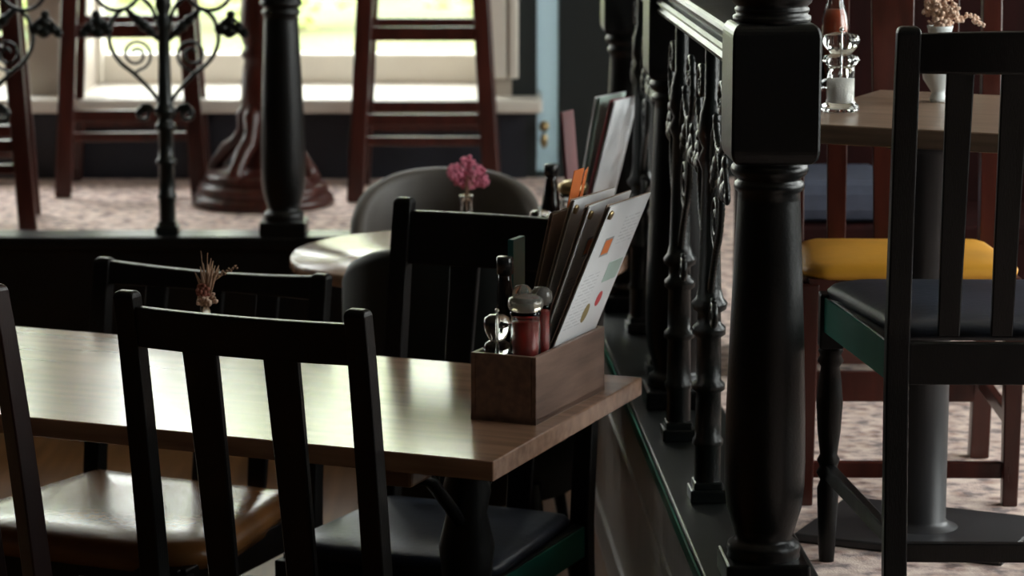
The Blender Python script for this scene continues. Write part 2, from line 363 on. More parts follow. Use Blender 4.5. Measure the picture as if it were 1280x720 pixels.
# ------------------------------------------------------------------ newel posts
def newel(name, label, loc, rz, finial=True, group='turned newel posts'):
    t = thing(name, label, 'newel post', (loc[0], loc[1], KZ), rz, group)
    b = KZ
    MB().box((0, 0, 0.02), (0.135, 0.135, 0.04), bev=0.005).build('base_block', GLOSSB, t)
    pr = [(0.058, 0.60), (0.060, 0.606), (0.058, 0.615), (0.050, 0.620), (0.046, 0.626), (0.052, 0.645), (0.0605, 0.675), (0.0645, 0.71), (0.0652, 0.75),
          (0.0640, 0.82), (0.0615, 0.90), (0.0585, 0.98), (0.0550, 1.06), (0.0520, 1.13), (0.0500, 1.175), (0.0495, 1.188),
          (0.0545, 1.193), (0.0565, 1.198), (0.0545, 1.204), (0.0500, 1.208), (0.0505, 1.211), (0.0590, 1.217), (0.0620, 1.224), (0.0600, 1.231),
          (0.0560, 1.235), (0.0600, 1.241), (0.0600, 1.25)]
    pr = [(0.060, 0.59)] + pr
    MB().lathe([(r, z - b) for r, z in pr], 48).build('turned_shaft', GLOSSB, t)
    # square block with rounded (lamb's tongue) shoulders
    m = MB(); w = 0.0695; z0 = 1.238 - b; z1 = 1.458 - b; ins = 0.014
    prof = []
    n = 6
    for i in range(n + 1):
        a = pi / 2 * i / n; prof.append((w - ins * (1 - sin(a)), z0 + 0.022 * (1 - cos(a))))
    for i in range(n + 1):
        a = pi / 2 * i / n; prof.append((w - ins * (1 - cos(a)), z1 - 0.022 * (1 - sin(a))))
    vs = []; fs = []; ch = 0.004
    for (q, z) in prof:
        for (sx, sy) in ((1, 1), (-1, 1), (-1, -1), (1, -1)):
            if sx * sy > 0: vs += [(sx * q, sy * (q - ch), z), (sx * (q - ch), sy * q, z)]
            else: vs += [(sx * (q - ch), sy * q, z), (sx * q, sy * (q - ch), z)]
    for i in range(len(prof) - 1):
        for k in range(8):
            k2 = (k + 1) % 8; fs.append([i * 8 + k, i * 8 + k2, (i + 1) * 8 + k2, (i + 1) * 8 + k])
    fs.append(list(range(8))[::-1]); fs.append([(len(prof) - 1) * 8 + k for k in range(8)])
    m.raw(vs, fs); m.build('square_block', GLOSSB, t)
    pr = [(0.055, 1.452), (0.0615, 1.460), (0.0615, 1.467), (0.056, 1.470), (0.0585, 1.475), (0.0585, 1.479), (0.055, 1.482), (0.062, 1.488), (0.065, 1.498), (0.062, 1.508), (0.050, 1.516),
          (0.034, 1.530), (0.030, 1.545), (0.045, 1.56), (0.06, 1.585), (0.062, 1.61), (0.052, 1.64), (0.03, 1.66), (0.008, 1.668)]
    MB().lathe([(r, z - b) for r, z in pr], 48).build('finial', GLOSSB, t)
    return t
def on_side(Y, off=0.085): return (kx(Y) + off, Y)
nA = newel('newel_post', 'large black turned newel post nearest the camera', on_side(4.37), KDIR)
nB = dup(nA, (*on_side(5.70), KZ), KDIR, 'black turned newel post in the middle of the side balustrade, behind the nearest post')
nC = dup(nA, (*on_side(6.81), KZ), KDIR, 'black turned newel post at the far end of the side balustrade')
fp = P(354, 200, Y=8.03)
nD = dup(nA, (fp.x, 8.03, KZ), 0, 'black turned newel post ending the rear balustrade, in front of the pedestal table')

# ------------------------------------------------------------------ cast iron balusters
U = 8.03 / F_PX
def zpx(y): return P(207, y, Y=8.03).z - KZ
def curve(pts, n=10):
    out = []; pts = [Vector((p[0] * U, 0, zpx(p[1]))) for p in pts]
    pts = [pts[0] * 2 - pts[1]] + pts + [pts[-1] * 2 - pts[-2]]
    for i in range(1, len(pts) - 2):
        p0, p1, p2, p3 = pts[i - 1:i + 3]
        for k in range(n):
            t = k / n
            out.append(0.5 * ((2 * p1) + (-p0 + p2) * t + (2 * p0 - 5 * p1 + 4 * p2 - p3) * t * t + (-p0 + 3 * p1 - 3 * p2 + p3) * t ** 3))
    out.append(pts[-2]); return out
def mirror(pts, s): return [Vector((p.x * s, p.y, p.z)) for p in pts]
def spiral(cx, cy, r0, r1, a0, a1, n=16):
    return [(cx + (r0 + (r1 - r0) * i / n) * cos(a0 + (a1 - a0) * i / n), cy + (r0 + (r1 - r0) * i / n) * sin(a0 + (a1 - a0) * i / n)) for i in range(n + 1)]
def rope(r, n):  # gently beaded bar
    return lambda q: r * (1 + 0.28 * abs(sin(pi * n * q)))
def baluster():
    t = thing('iron_baluster', 'x', 'baluster', (0, 0, 0), 0, 'cast iron balusters')
    top = 1.378 - KZ
    m = MB(); m.lathe([(0.024, 0.03), (0.024, 0.10), (0.028, 0.105), (0.028, 0.112), (0.024, 0.118), (0.023, 0.20), (0.030, 0.205), (0.030, 0.215), (0.023, 0.222),
                       (0.022, 0.30), (0.030, 0.306), (0.030, 0.318), (0.022, 0.326), (0.021, 0.345), (0.031, 0.352), (0.033, 0.362), (0.025, 0.372), (0.021, 0.39),
                       (0.018, 0.50), (0.016, 0.60), (0.024, 0.62), (0.016, 0.64), (0.024, 0.66), (0.021, 0.70), (0.013, 0.73), (0.013, top)], 16)
    m.build('post', IRON, t)
    MB().box((0, 0, 0.012), (0.066, 0.066, 0.024), bev=0.003).box((0, 0, 0.030), (0.052, 0.052, 0.014), bev=0.003).build('base_plate', IRON, t)
    low = curve([(5, 132), (12, 120), (24, 106), (38, 92), (55, 78), (66, 60), (68, 42), (62, 22), (48, 10)])
    sp = curve([(38, 92)] + [(x, y) for x, y in spiral(35, 68, 20, 5, pi * 0.55, pi * 0.55 + 3.3 * pi, 22)], 3)
    curl = curve(spiral(27, 143, 10, 3, pi * 1.1, pi * 1.1 + 3 * pi, 14), 3)
    curl2 = curve([(8, 150), (18, 133), (30, 131)], 6)
    leaf = curve([(4, 52), (18, 38), (32, 25), (48, 10)])
    up = curve([(4, 40), (14, 10), (30, -6)] + [(x, y) for x, y in spiral(60, -16, 32, 24, pi * 0.95, -pi * 0.15, 10)] + [(x, y) for x, y in spiral(66, -26, 16, 4, 0, -2.2 * pi, 12)], 4)
    for s in (-1, 1):
        g = MB()
        g.tube(mirror(low, s), rope(0.0055, 34), 8); g.tube(mirror(sp, s), 0.0045, 8)
        g.tube(mirror(curl, s), 0.006, 8); g.tube(mirror(curl2, s), 0.005, 8)
        g.build('scroll', IRON, t)
        g = MB(); g.tube(mirror(up, s), rope(0.0055, 30), 8); g.build('upper_scroll', IRON, t)
        g = MB(); g.tube(mirror(leaf, s), lambda q: 0.004 + 0.011 * sin(pi * min(1, q)) * (1 + 0.25 * sin(q * 30)), 8, flat=0.5)
        g.build('leaf', IRON, t)
        g = MB()
        for (x, y, r) in [(72, 36, 9), (82, 28, 8), (82, 40, 9), (92, 36, 8), (100, 42, 6), (84, 18, 6)]:
            g.ball((s * x * U, 0, zpx(y)), r * U, sub=2, sc=(1, 0.45, 0.9))
        g.tube(mirror(curve([(66, 34), (84, 22), (104, 40)]), s), 0.005, 6)
        g.build('pendant', IRON, t)
    return t
bl = [P(208, 200, Y=8.03), P(-22, 200, Y=8.03)]
b0 = baluster(); b0.location = (bl[0].x, 8.03, KZ)
b0['label'] = 'black cast iron scroll baluster of the rear balustrade, next to the turned newel'
dup(b0, (bl[1].x, 8.03, KZ), 0, 'black cast iron scroll baluster of the rear balustrade, cut by the left picture edge')
for Y, off, l in ((4.89, 0.055, 'scrolled iron baluster right behind the nearest black newel post'), (5.38, 0.055, 'scrolled iron baluster of the side run, just in front of the middle newel'),
             (6.015, 0.085, 'scrolled iron baluster behind the middle newel of the side run'), (6.51, 0.085, 'scrolled iron baluster before the far end newel of the side run')):
    dup(b0, (*on_side(Y, off), KZ), KDIR + pi / 2, l)

# hand rails
def rail(name, label, p0, p1, w=0.125, left_ext=0.0):
    d = Vector((p1[0] - p0[0], p1[1] - p0[1], 0)); L = d.length; a = atan2(d.y, d.x)
    t = thing(name, label, 'handrail', (p0[0], p0[1], 0), a)
    def prof_mesh(pr):
        vs = []; fs = []; n = len(pr)
        for x in (0, L):
            for (y, z) in pr: vs.append((x, y, z))
        for k in range(n):
            k2 = (k + 1) % n; fs.append([k, k2, n + k2, n + k])
        fs.append(list(range(n))[::-1]); fs.append(list(range(n, 2 * n)))
        return vs, fs
    h = w / 2
    half = [(0.0, 1.449), (h * .6, 1.447)]
    for i in range(7):
        q = pi / 2 - pi * i / 6; half.append((h - 0.012 + 0.012 * cos(q), 1.433 + 0.012 * sin(q)))
    half += [(h - 0.020, 1.419), (h - 0.022, 1.408), (h - 0.012, 1.405), (h - 0.006, 1.400), (h - 0.006, 1.396), (h - 0.014, 1.392), (h - 0.012, 1.388), (h - 0.008, 1.383), (h - 0.010, 1.376), (h - .02, 1.372)]
    pr = half + [(-y, z) for y, z in half[::-1] if y > 0]
    m = MB(); vs, fs = prof_mesh(pr); m.raw(vs, fs); m.build('moulded_rail', GLOSSB, t)
    return t
q0 = on_side(4.44, 0.085); q1 = on_side(5.63, 0.085)
rail('handrail', 'moulded black handrail between the nearest newel post and the middle one', q0, q1)
q0 = on_side(5.77, 0.085); q1 = on_side(6.74, 0.085)
rail('handrail', 'moulded black handrail between the middle and far newel posts', q0, q1)
rail('handrail', 'moulded black handrail of the rear balustrade on the left', (-4.9, 8.03), (fp.x - 0.07, 8.03))

# ------------------------------------------------------------------ dining chairs
def dining_chair(name, label, loc, rz, W=0.42, D=0.43, SH=0.45, H=1.0, rec=0.08, slats=(0.062, 0.062), wood=BLACK, seatm=BLUEL, front_extra=0.0,
                 crest_h=0.068, knob=0.025, turned=False, post=0.038, apron=0.065, sidem=None, sag=0.0, back_str=None, front_str=0.11, round_seat=False, group=None, arch=0.0, gaps=None):
    t = thing(name, label, 'chair', loc, rz, group)
    hw = W / 2 - post / 2
    def back_pt(x, z, dy=0.0):
        if z < SH: y = -0.05 * (1 - z / SH) ** 1.5
        else:
            q = (z - SH) / (H - SH); y = -rec * (0.75 * q + 0.25 * q * q)
        return Vector((x, y + dy, z))
    for s in (-1, 1):
        m = MB(); n = 12; pts = [back_pt(s * hw, H * i / n) for i in range(n + 1)]
        vs = []; fs = []
        for i, p in enumerate(pts):
            wz = post / 2; dz = (0.019 if p.z < SH + 0.1 else 0.019 - 0.004 * (p.z - SH) / (H - SH))
            if i == n:
                ring = [(-wz, -dz), (wz, -dz), (wz, dz), (-wz, dz)]
                vs += [(p.x + a, p.y + b, p.z - 0.010) for a, b in ring]
                vs += [(p.x + a * .9, p.y + b * .8, p.z - 0.003) for a, b in ring]
                vs += [(p.x + a * .62, p.y + b * .5, p.z) for a, b in ring]
            else: vs += [(p.x + a, p.y + b, p.z) for a, b in ((-wz, -dz), (wz, -dz), (wz, dz), (-wz, dz))]
        nr = len(vs) // 4
        for i in range(nr - 1):
            for k in range(4):
                k2 = (k + 1) % 4; fs.append([i * 4 + k, i * 4 + k2, i * 4 + 4 + k2, i * 4 + 4 + k])
        fs.append([0, 3, 2, 1]); fs.append([(nr - 1) * 4 + k for k in range(4)])
        m.raw(vs, fs); o = m.build('back_post', wood, t)
        md = o.modifiers.new('bevel', 'BEVEL'); md.width = 0.003; md.segments = 2; md.limit_method = 'ANGLE'
    # crest rail, slightly bowed backwards
    zt = H - knob; zb = zt - crest_h
    m = MB(); n = 14; vs = []; fs = []; bow = 0.018
    for i in range(n + 1):
        x = -hw + 2 * hw * i / n; e = 1 - (x / hw) ** 2
        for (z, dy) in ((zb, -0.010), (zt - sag * e + arch * e, -0.010), (zt - sag * e + arch * e, 0.010), (zb, 0.010)):
            p = back_pt(x, z, dy - bow * e); vs.append(p)
    for i in range(n):
        for k in range(4):
            k2 = (k + 1) % 4; fs.append([i * 4 + k, i * 4 + k2, i * 4 + 4 + k2, i * 4 + 4 + k])
    fs.append([0, 3, 2, 1]); fs.append([n * 4 + k for k in range(4)])
    m.raw(vs, fs); o = m.build('crest_rail', wood, t)
    md = o.modifiers.new('bevel', 'BEVEL'); md.width = 0.004; md.segments = 2; md.limit_method = 'ANGLE'
    # slats
    inner = 2 * hw - post; gap = (inner - sum(slats)) / (len(slats) + 1); x = -inner / 2
    for w in slats:
        x += gap; xc = x + w / 2; x += w
        m = MB(); vs = []; fs = []; n2 = 8; z0 = SH + 0.01; z1 = zb + 0.012
        for i in range(n2 + 1):
            z = z0 + (z1 - z0) * i / n2; e = (1 - (xc / hw) ** 2) * i / n2
            ww = w / 2 * (0.80 + 0.20 * i / n2)
            for (a, b) in ((-ww, -0.007), (ww, -0.007), (ww, 0.007), (-ww, 0.007)):
                p = back_pt(xc + a, z, b - bow * e); vs.append(p)
        for i in range(n2):
            for k in range(4):
                k2 = (k + 1) % 4; fs.append([i * 4 + k, i * 4 + k2, i * 4 + 4 + k2, i * 4 + 4 + k])
        fs.append([0, 3, 2, 1]); fs.append([n2 * 4 + k for k in range(4)])
        m.raw(vs, fs); o = m.build('slat', wood, t)
        md = o.modifiers.new('bevel', 'BEVEL'); md.width = 0.002; md.segments = 1; md.limit_method = 'ANGLE'
    fw = hw + front_extra; fy = D
    # apron
    za = SH - apron / 2
    m = MB(); m.box((0, 0.0, za), (2 * hw - post, 0.022, apron), bev=0.002)
    m.box((0, fy, za), (2 * fw, 0.022, apron), bev=0.002)
    for s in (-1, 1): m.beam((s * hw, 0.0, za), (s * fw, fy, za), 0.022, apron, up=Vector((0, 0, 1)))
    m.build('seat_frame', wood, t)
    if sidem:
        m = MB(); m.beam((-hw - 0.0125, 0.02, za), (-fw - 0.0125, fy - 0.02, za), 0.004, apron - 0.006, up=Vector((0, 0, 1)), bev=0)
        plabel(m.build('side_panel', sidem, t), 'dark green painted side rail')
    # front legs
    for s in (-1, 1):
        m = MB()
        if turned:
            m.box((s * fw, fy, SH - 0.045), (0.042, 0.042, 0.095), bev=0.003)
            zs = SH - 0.09
            pr = [(0.018, zs), (0.022, zs - 0.008), (0.018, zs - 0.016), (0.023, zs - 0.026), (0.016, zs - 0.036), (0.020, zs - 0.06), (0.023, zs - 0.10), (0.020, zs - 0.15), (0.015, zs - 0.19), (0.020, zs - 0.20),
                  (0.015, zs - 0.212), (0.021, zs - 0.222), (0.014, zs - 0.235), (0.019, zs - 0.25), (0.015, 0.03), (0.013, 0.0)]
            m.lathe(pr[::-1], 20, (s * fw, fy, 0))
        else:
            m.box((s * fw, fy, SH / 2 - 0.005), (0.038, 0.038, SH - 0.01), bev=0.003, taper=0.75)
        m.build('front_leg', wood, t)
    # stretchers
    m = MB()
    for s in (-1, 1): m.beam((s * hw, -0.03, 0.16), (s * fw, fy, 0.16), 0.018, 0.028, up=Vector((0, 0, 1)))
    zb2, hb2 = back_str if back_str else (0.20, 0.028)
    m.box((0, -0.02, zb2), (2 * hw - post * .6, 0.018, hb2), bev=0.002)
    if front_str: m.box((0, fy * 0.97, front_str), (2 * fw - 0.02, 0.018, 0.03), bev=0.002)
    m.build('stretcher', wood, t)
    # cushion
    m = MB(); r = 0.05 if not round_seat else 0.14; ol = []
    cw0 = hw - 0.012; cw1 = fw + 0.006; y0 = 0.028; y1 = fy + 0.012; ins = 0.0 if not round_seat else -0.03
    cs = [(-cw0, y0, 0.02), (cw0, y0, 0.02), (cw1, y1, r), (-cw1, y1, r)]
    cents = [(-cw0 + 0.02, y0 + 0.02, pi, 0.02), (cw0 - 0.02, y0 + 0.02, 1.5 * pi, 0.02), (cw1 - r - ins, y1 - r, 0, r), (-cw1 + r + ins, y1 - r, pi / 2, r)]
    for (cx, cy, a0, rr) in cents:
        for k in range(7): ol.append((cx + rr * cos(a0 + pi / 2 * k / 6), cy + rr * sin(a0 + pi / 2 * k / 6)))
    cen = (0, (y0 + y1) / 2); rings = []
    th = 0.030 if not round_seat else 0.045
    for (k, z) in ((1.0, SH - 0.012 if round_seat else SH - 0.002), (1.02, SH + th * .4), (0.985, SH + th * .72), (0.90, SH + th * .92), (0.70, SH + th * 1.08), (0.35, SH + th * 1.16)):
        rings.append([(cen[0] + (x - cen[0]) * k, cen[1] + (y - cen[1]) * k, z) for x, y in ol])
    N = len(ol); vs = [v for r_ in rings for v in r_]; fs = []
    for i in range(len(rings) - 1):
        for k in range(N):
            k2 = (k + 1) % N; fs.append([i * N + k, i * N + k2, (i + 1) * N + k2, (i + 1) * N + k])
    fs.append(list(range(N))[::-1]); fs.append([(len(rings) - 1) * N + k for k in range(N)])
    m.raw(vs, fs, True); m.build('seat', seatm, t)
    return t
A0 = radians(-23.6)
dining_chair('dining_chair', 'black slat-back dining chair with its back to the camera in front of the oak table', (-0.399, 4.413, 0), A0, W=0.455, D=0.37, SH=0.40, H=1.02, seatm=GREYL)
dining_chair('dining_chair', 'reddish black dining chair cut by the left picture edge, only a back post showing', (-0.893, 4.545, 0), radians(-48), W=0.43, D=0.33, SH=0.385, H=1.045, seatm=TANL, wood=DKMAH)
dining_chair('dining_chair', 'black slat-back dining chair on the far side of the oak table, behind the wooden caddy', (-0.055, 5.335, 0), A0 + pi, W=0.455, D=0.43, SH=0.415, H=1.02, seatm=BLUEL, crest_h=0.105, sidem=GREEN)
dining_chair('dining_chair', 'low dark chair with a curved crest and round tan leather seat behind the oak table', (-0.645, 5.60, 0), A0 + pi, W=0.55, D=0.52, SH=0.385, H=0.855, rec=0.06, seatm=TANL,
             round_seat=True, sag=0.012, crest_h=0.05, knob=0.004, slats=(0.05, 0.05, 0.05))
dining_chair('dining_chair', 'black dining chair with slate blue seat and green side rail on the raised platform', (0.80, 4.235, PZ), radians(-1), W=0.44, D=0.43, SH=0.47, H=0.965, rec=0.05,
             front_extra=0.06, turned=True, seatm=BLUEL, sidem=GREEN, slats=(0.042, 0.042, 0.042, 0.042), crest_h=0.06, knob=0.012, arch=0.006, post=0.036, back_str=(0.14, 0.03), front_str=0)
dining_chair('dining_chair', 'mahogany chair with mustard yellow seat behind the platform table', (0.745, 5.40, PZ), radians(179), W=0.42, D=0.34, SH=0.430, H=1.03, rec=0.06,
             front_extra=0.0, wood=MAHOG, seatm=YELL, slats=(0.045, 0.085, 0.045), back_str=(0.15, 0.06), front_str=0.065)

# ------------------------------------------------------------------ tables
TA = atan2(4.713 - 4.364, -0.888 + 0.03)   # long axis pointing left/away
def frame(c, along, up=Vector((0, 0, 1))):
    x = Vector(along).normalized(); y = up.cross(x); return Matrix.Translation(c) @ Matrix((x, y, up)).transposed().to_4x4()
cA = Vector((-0.030, 4.364, 0)); cB = Vector((0.265, 5.018, 0))
ax = Vector((-0.888 + 0.030, 4.713 - 4.364, 0)).normalized(); wv = (cB - cA); TW = wv.length
perp = Vector((-ax.y, ax.x, 0));  perp = perp if perp.dot(wv) > 0 else -perp
TL = 1.7
tc = cA + ax * TL / 2 + perp * TW / 2
t = thing('dining_table', 'long oak topped dining table in the foreground carrying the wooden caddy', 'table', (tc.x, tc.y, 0), atan2(-ax.y, -ax.x))
m = MB(); m.box((0, 0, 0.733), (TL, TW, 0.034), bev=0.0025); m.build('tabletop', OAK, t)
px_ = TL / 2 - 0.20
for s in (1, -1):
    m = MB()
    m.box((s * px_, 0, 0.700), (0.085, TW * 0.92, 0.034), bev=0.006)
    plabel(m.build('bearer', OAKEDGE, t), 'wooden bearer under the top')
    m = MB()
    m.lathe([(0.035, 0.05), (0.05, 0.08), (0.036, 0.12), (0.034, 0.30), (0.042, 0.42), (0.050, 0.50), (0.036, 0.56), (0.044, 0.60), (0.034, 0.64), (0.058, 0.684)], 24, (s * px_, 0, 0))
    m.build('pedestal', GLOSSB, t)
    for e in (-1, 1):
        m = MB()
        m.tube([(s * px_, e * 0.03, 0.55), (s * px_, e * 0.09, 0.60), (s * px_, e * 0.16, 0.655), (s * px_, e * 0.24, 0.68)], 0.012)
        m.build('bracket', GLOSSB, t)
        m = MB()
        m.tube([(s * px_, e * 0.03, 0.14), (s * px_, e * 0.12, 0.11), (s * px_, e * 0.22, 0.05), (s * px_, e * 0.30, 0.022)], lambda q: 0.03 - 0.01 * q)
        m.build('foot', GLOSSB, t)
# platform table
ra = Vector((0.826 - 0.532, 4.617 - 4.756, 0)).normalized(); rp = Vector((-ra.y, ra.x, 0))
rc = Vector((0.532, 4.756, 0)) + ra * 0.22 + rp * 0.30
t = thing('pub_table', 'grey brown wooden table on the raised platform holding the salt mill', 'table', (rc.x, rc.y, PZ), atan2(ra.y, ra.x))
MB().box((0, 0, 0.734), (0.62, 0.60, 0.034), bev=0.003).build('tabletop', GREYOAK, t)
MB().lathe([(0.075, 0.012), (0.050, 0.022), (0.043, 0.030), (0.043, 0.69), (0.08, 0.70), (0.08, 0.717)], 32, (-0.075, -0.13, 0)).build('column', DGREY, t)
MB().box((-0.075, -0.13, 0.008), (0.38, 0.30, 0.016), bev=0.004).build('base_plate', DGREY, t)
# round table between the balustrade and the dining table
rt = (P(583, 317, z=0.74)); rr = 0.40
rtx, rty = -0.125, 6.50
t = thing('round_table', 'round pale topped pub table beside the tub chairs, holding menus', 'table', (rtx, rty, 0))
MB().lathe([(0, 0.712), (rr - 0.004, 0.712), (rr, 0.717), (rr, 0.737), (rr - 0.004, 0.742), (0, 0.742)], 64, cap=False).build('tabletop', OAK, t)
MB().lathe([(0.035, 0.03), (0.035, 0.69), (0.09, 0.70), (0.09, 0.711)], 24).build('column', DGREY, t)
MB().lathe([(0.22, 0.0), (0.22, 0.015), (0.06, 0.035), (0.036, 0.05)], 40).build('base_plate', DGREY, t)
# carved pedestal table on the rear platform
pt = P(322, 258, z=PZ)
t = thing('pedestal_table', 'tall mahogany pedestal table with a carved tiered foot by the window', 'table', (pt.x + 0.012, 9.0, PZ))
MB().lathe([(0.225, 0.0), (0.235, 0.012), (0.225, 0.034), (0.205, 0.038), (0.215, 0.05), (0.205, 0.072), (0.185, 0.076), (0.192, 0.088), (0.18, 0.108), (0.07, 0.125)], 48).build('tiered_base', MAHOG, t)
MB().lathe([(0.075, 0.11), (0.06, 0.16), (0.052, 0.20), (0.062, 0.26), (0.066, 0.34), (0.062, 0.42), (0.052, 0.47), (0.066, 0.49), (0.052, 0.51), (0.062, 0.54), (0.066, 0.60), (0.058, 0.68), (0.05, 0.8), (0.05, 0.95), (0.08, 1.0)], 40).build('turned_column', MAHOG, t)
for k in range(4):
    a = radians(-25) + k * pi / 2 + pi
    M_ = Matrix.Rotation(a, 4, 'Z')
    m = MB(); m.tube([(0.045, 0, 0.33), (0.062, 0, 0.29), (0.066, 0, 0.24), (0.09, 0, 0.20), (0.13, 0, 0.175), (0.16, 0, 0.14), (0.175, 0, 0.11), (0.195, 0, 0.095)],
                     lambda q: 0.018 + 0.012 * abs(sin(q * 3 * pi)), 12, M=M_)
    m.build('scroll_bracket', MAHOG, t)
MB().lathe([(0, 1.0), (0.34, 1.0), (0.35, 1.015), (0.34, 1.035), (0, 1.035)], 48, cap=False).build('tabletop', MAHOG, t)

# ------------------------------------------------------------------ tub chairs
def tub_chair(name, label, loc, rz, mt, R=0.31, Rd=0.30, top=0.89, th=0.045):
    t = thing(name, label, 'chair', loc, rz, 'tub chairs at the round table')
    n = 40; a0 = radians(-118); a1 = radians(118); prof = 10
    vs = []; fs = []; rows = 0
    def hgt(a):
        q = abs(a) / radians(118)
        return (0.60 + (top - 0.60) * (1 - q ** 2.6)) if q < 1 else 0.60
    sec = 12
    for i in range(n + 1):
        a = a0 + (a1 - a0) * i / n; h = hgt(a)
        # cross-section closed loop: outer bottom -> outer top -> inner top -> inner bottom
        pts = [(1.0 - 0.12, 0.30), (1.0 - 0.04, 0.42), (1.0, h - 0.12), (1.0, h - 0.03)]
        for k in range(5):
            q = pi * k / 4; pts.append((1.0 - th / R * 0.5 + th / R * 0.5 * cos(q), h - 0.022 + 0.022 * sin(q)))
        pts += [(1.0 - th / R, h - 0.12), (1.0 - th / R, 0.45), (1.0 - th / R - 0.06, 0.33)]
        for (k, z) in pts: vs.append((R * k * sin(a), -Rd * k * cos(a), z))
    S = len(pts)
    for i in range(n):
        for k in range(S):
            k2 = (k + 1) % S; fs.append([i * S + k, i * S + k2, (i + 1) * S + k2, (i + 1) * S + k])
    fs.append(list(range(S))[::-1]); fs.append([n * S + k for k in range(S)])
    MB().raw(vs, fs, True).build('shell', mt, t)
    MB().lathe([(0, 0.33), (R * 0.84, 0.33), (R * 0.86, 0.38), (R * 0.84, 0.44), (R * 0.7, 0.465), (0, 0.47)], 40, cap=False).build('seat', mt, t)
    for (sx, sy) in ((-1, -1), (1, -1), (-1, 1), (1, 1)):
        MB().tube([(sx * 0.17, sy * 0.16, 0.34), (sx * 0.22, sy * 0.21, 0.0)], lambda q: 0.016 - 0.006 * q, 12).build('leg', BLACK, t)
    return t
tub_chair('tub_chair', 'grey taupe tub chair with a curved back behind the round table', (-0.17, 7.22, 0), pi, TUBG, R=0.255, Rd=0.25, top=0.825)
tub_chair('tub_chair', 'black tub chair with its back turned, in front of the round table', (-0.10, 6.04, 0), radians(-8), TUBD, R=0.275, Rd=0.26, top=0.865)

# ------------------------------------------------------------------ bar stools
def bar_stool(name, label, loc, rz, W=0.46, D=0.42, W2=0.33, H=0.80, group='mahogany bar stools', rungs=((0.22, 0.30), (0.55, 0.62))):
    t = thing(name, label, 'bar stool', loc, rz, group)
    def pt(sx, sy, z):
        q = z / H; return Vector((sx * (W / 2 + (W2 - W) / 2 * q), sy * (D / 2 + (W2 - D) / 2 * q), z))
    for sx in (-1, 1):
        for sy in (-1, 1):
            MB().beam(pt(sx, sy, 0), pt(sx, sy, H), 0.055, 0.042, bev=0.006).build('leg', MAHOG, t)
    for (z, w) in rungs[0:1]:
        pass
    for z, hh in ((0.20, 0.030), (0.27, 0.038), (0.55, 0.045)):
        for sy in (-1, 1):
            m = MB(); a = pt(-1, sy, z); b = pt(1, sy, z); m.beam(a, b, 0.024, hh, up=Vector((0, 0, 1)), bev=0.004); m.build('rung', MAHOG, t)
    for z in (0.24,):
        for sx in (-1, 1):
            m = MB(); m.beam(pt(sx, -1, z), pt(sx, 1, z), 0.022, 0.034, up=Vector((0, 0, 1)), bev=0.004); m.build('side_rung', MAHOG, t)
    MB().box((0, 0, H - 0.025), (W2 + 0.02, W2 + 0.02, 0.07), bev=0.01).build('seat_frame', MAHOG, t)
    MB().box((0, 0, H + 0.035), (W2 + 0.05, W2 + 0.05, 0.06), bev=0.025).build('seat', TANL, t)
    return t
sC = bar_stool('bar_stool', 'mahogany bar stool with ladder rungs in front of the window, right of the pedestal table', (-0.29, 9.25, PZ), 0.0, W=0.45, W2=0.36)
dup(sC, (-1.28, 9.37, PZ), radians(4), 'mahogany bar stool seen through the iron scrolls, nearest the window on the left')
dup(sC, (-1.72, 8.52, PZ), radians(8), 'mahogany bar stool partly cut by the left picture edge behind the iron balustrade')

# ------------------------------------------------------------------ caddies and menus
def caddy(label, loc, rz, L=0.31, W=0.122, Hh=0.118):
    t = thing('condiment_caddy', label, 'caddy', loc, rz)
    th = 0.009
    m = MB(); m.box((0, 0, 0.005), (L, W, 0.010)); m.build('bottom', BOXW, t)
    for s in (-1, 1):
        MB().box((0, s * (W / 2 - th / 2), Hh / 2), (L, th, Hh), bev=0.0015).build('long_side', BOXW, t)
        MB().box((s * (L / 2 - th / 2), 0, Hh / 2), (th, W - 2 * th, Hh), bev=0.001).build('end_panel', BOXW, t)
    return t
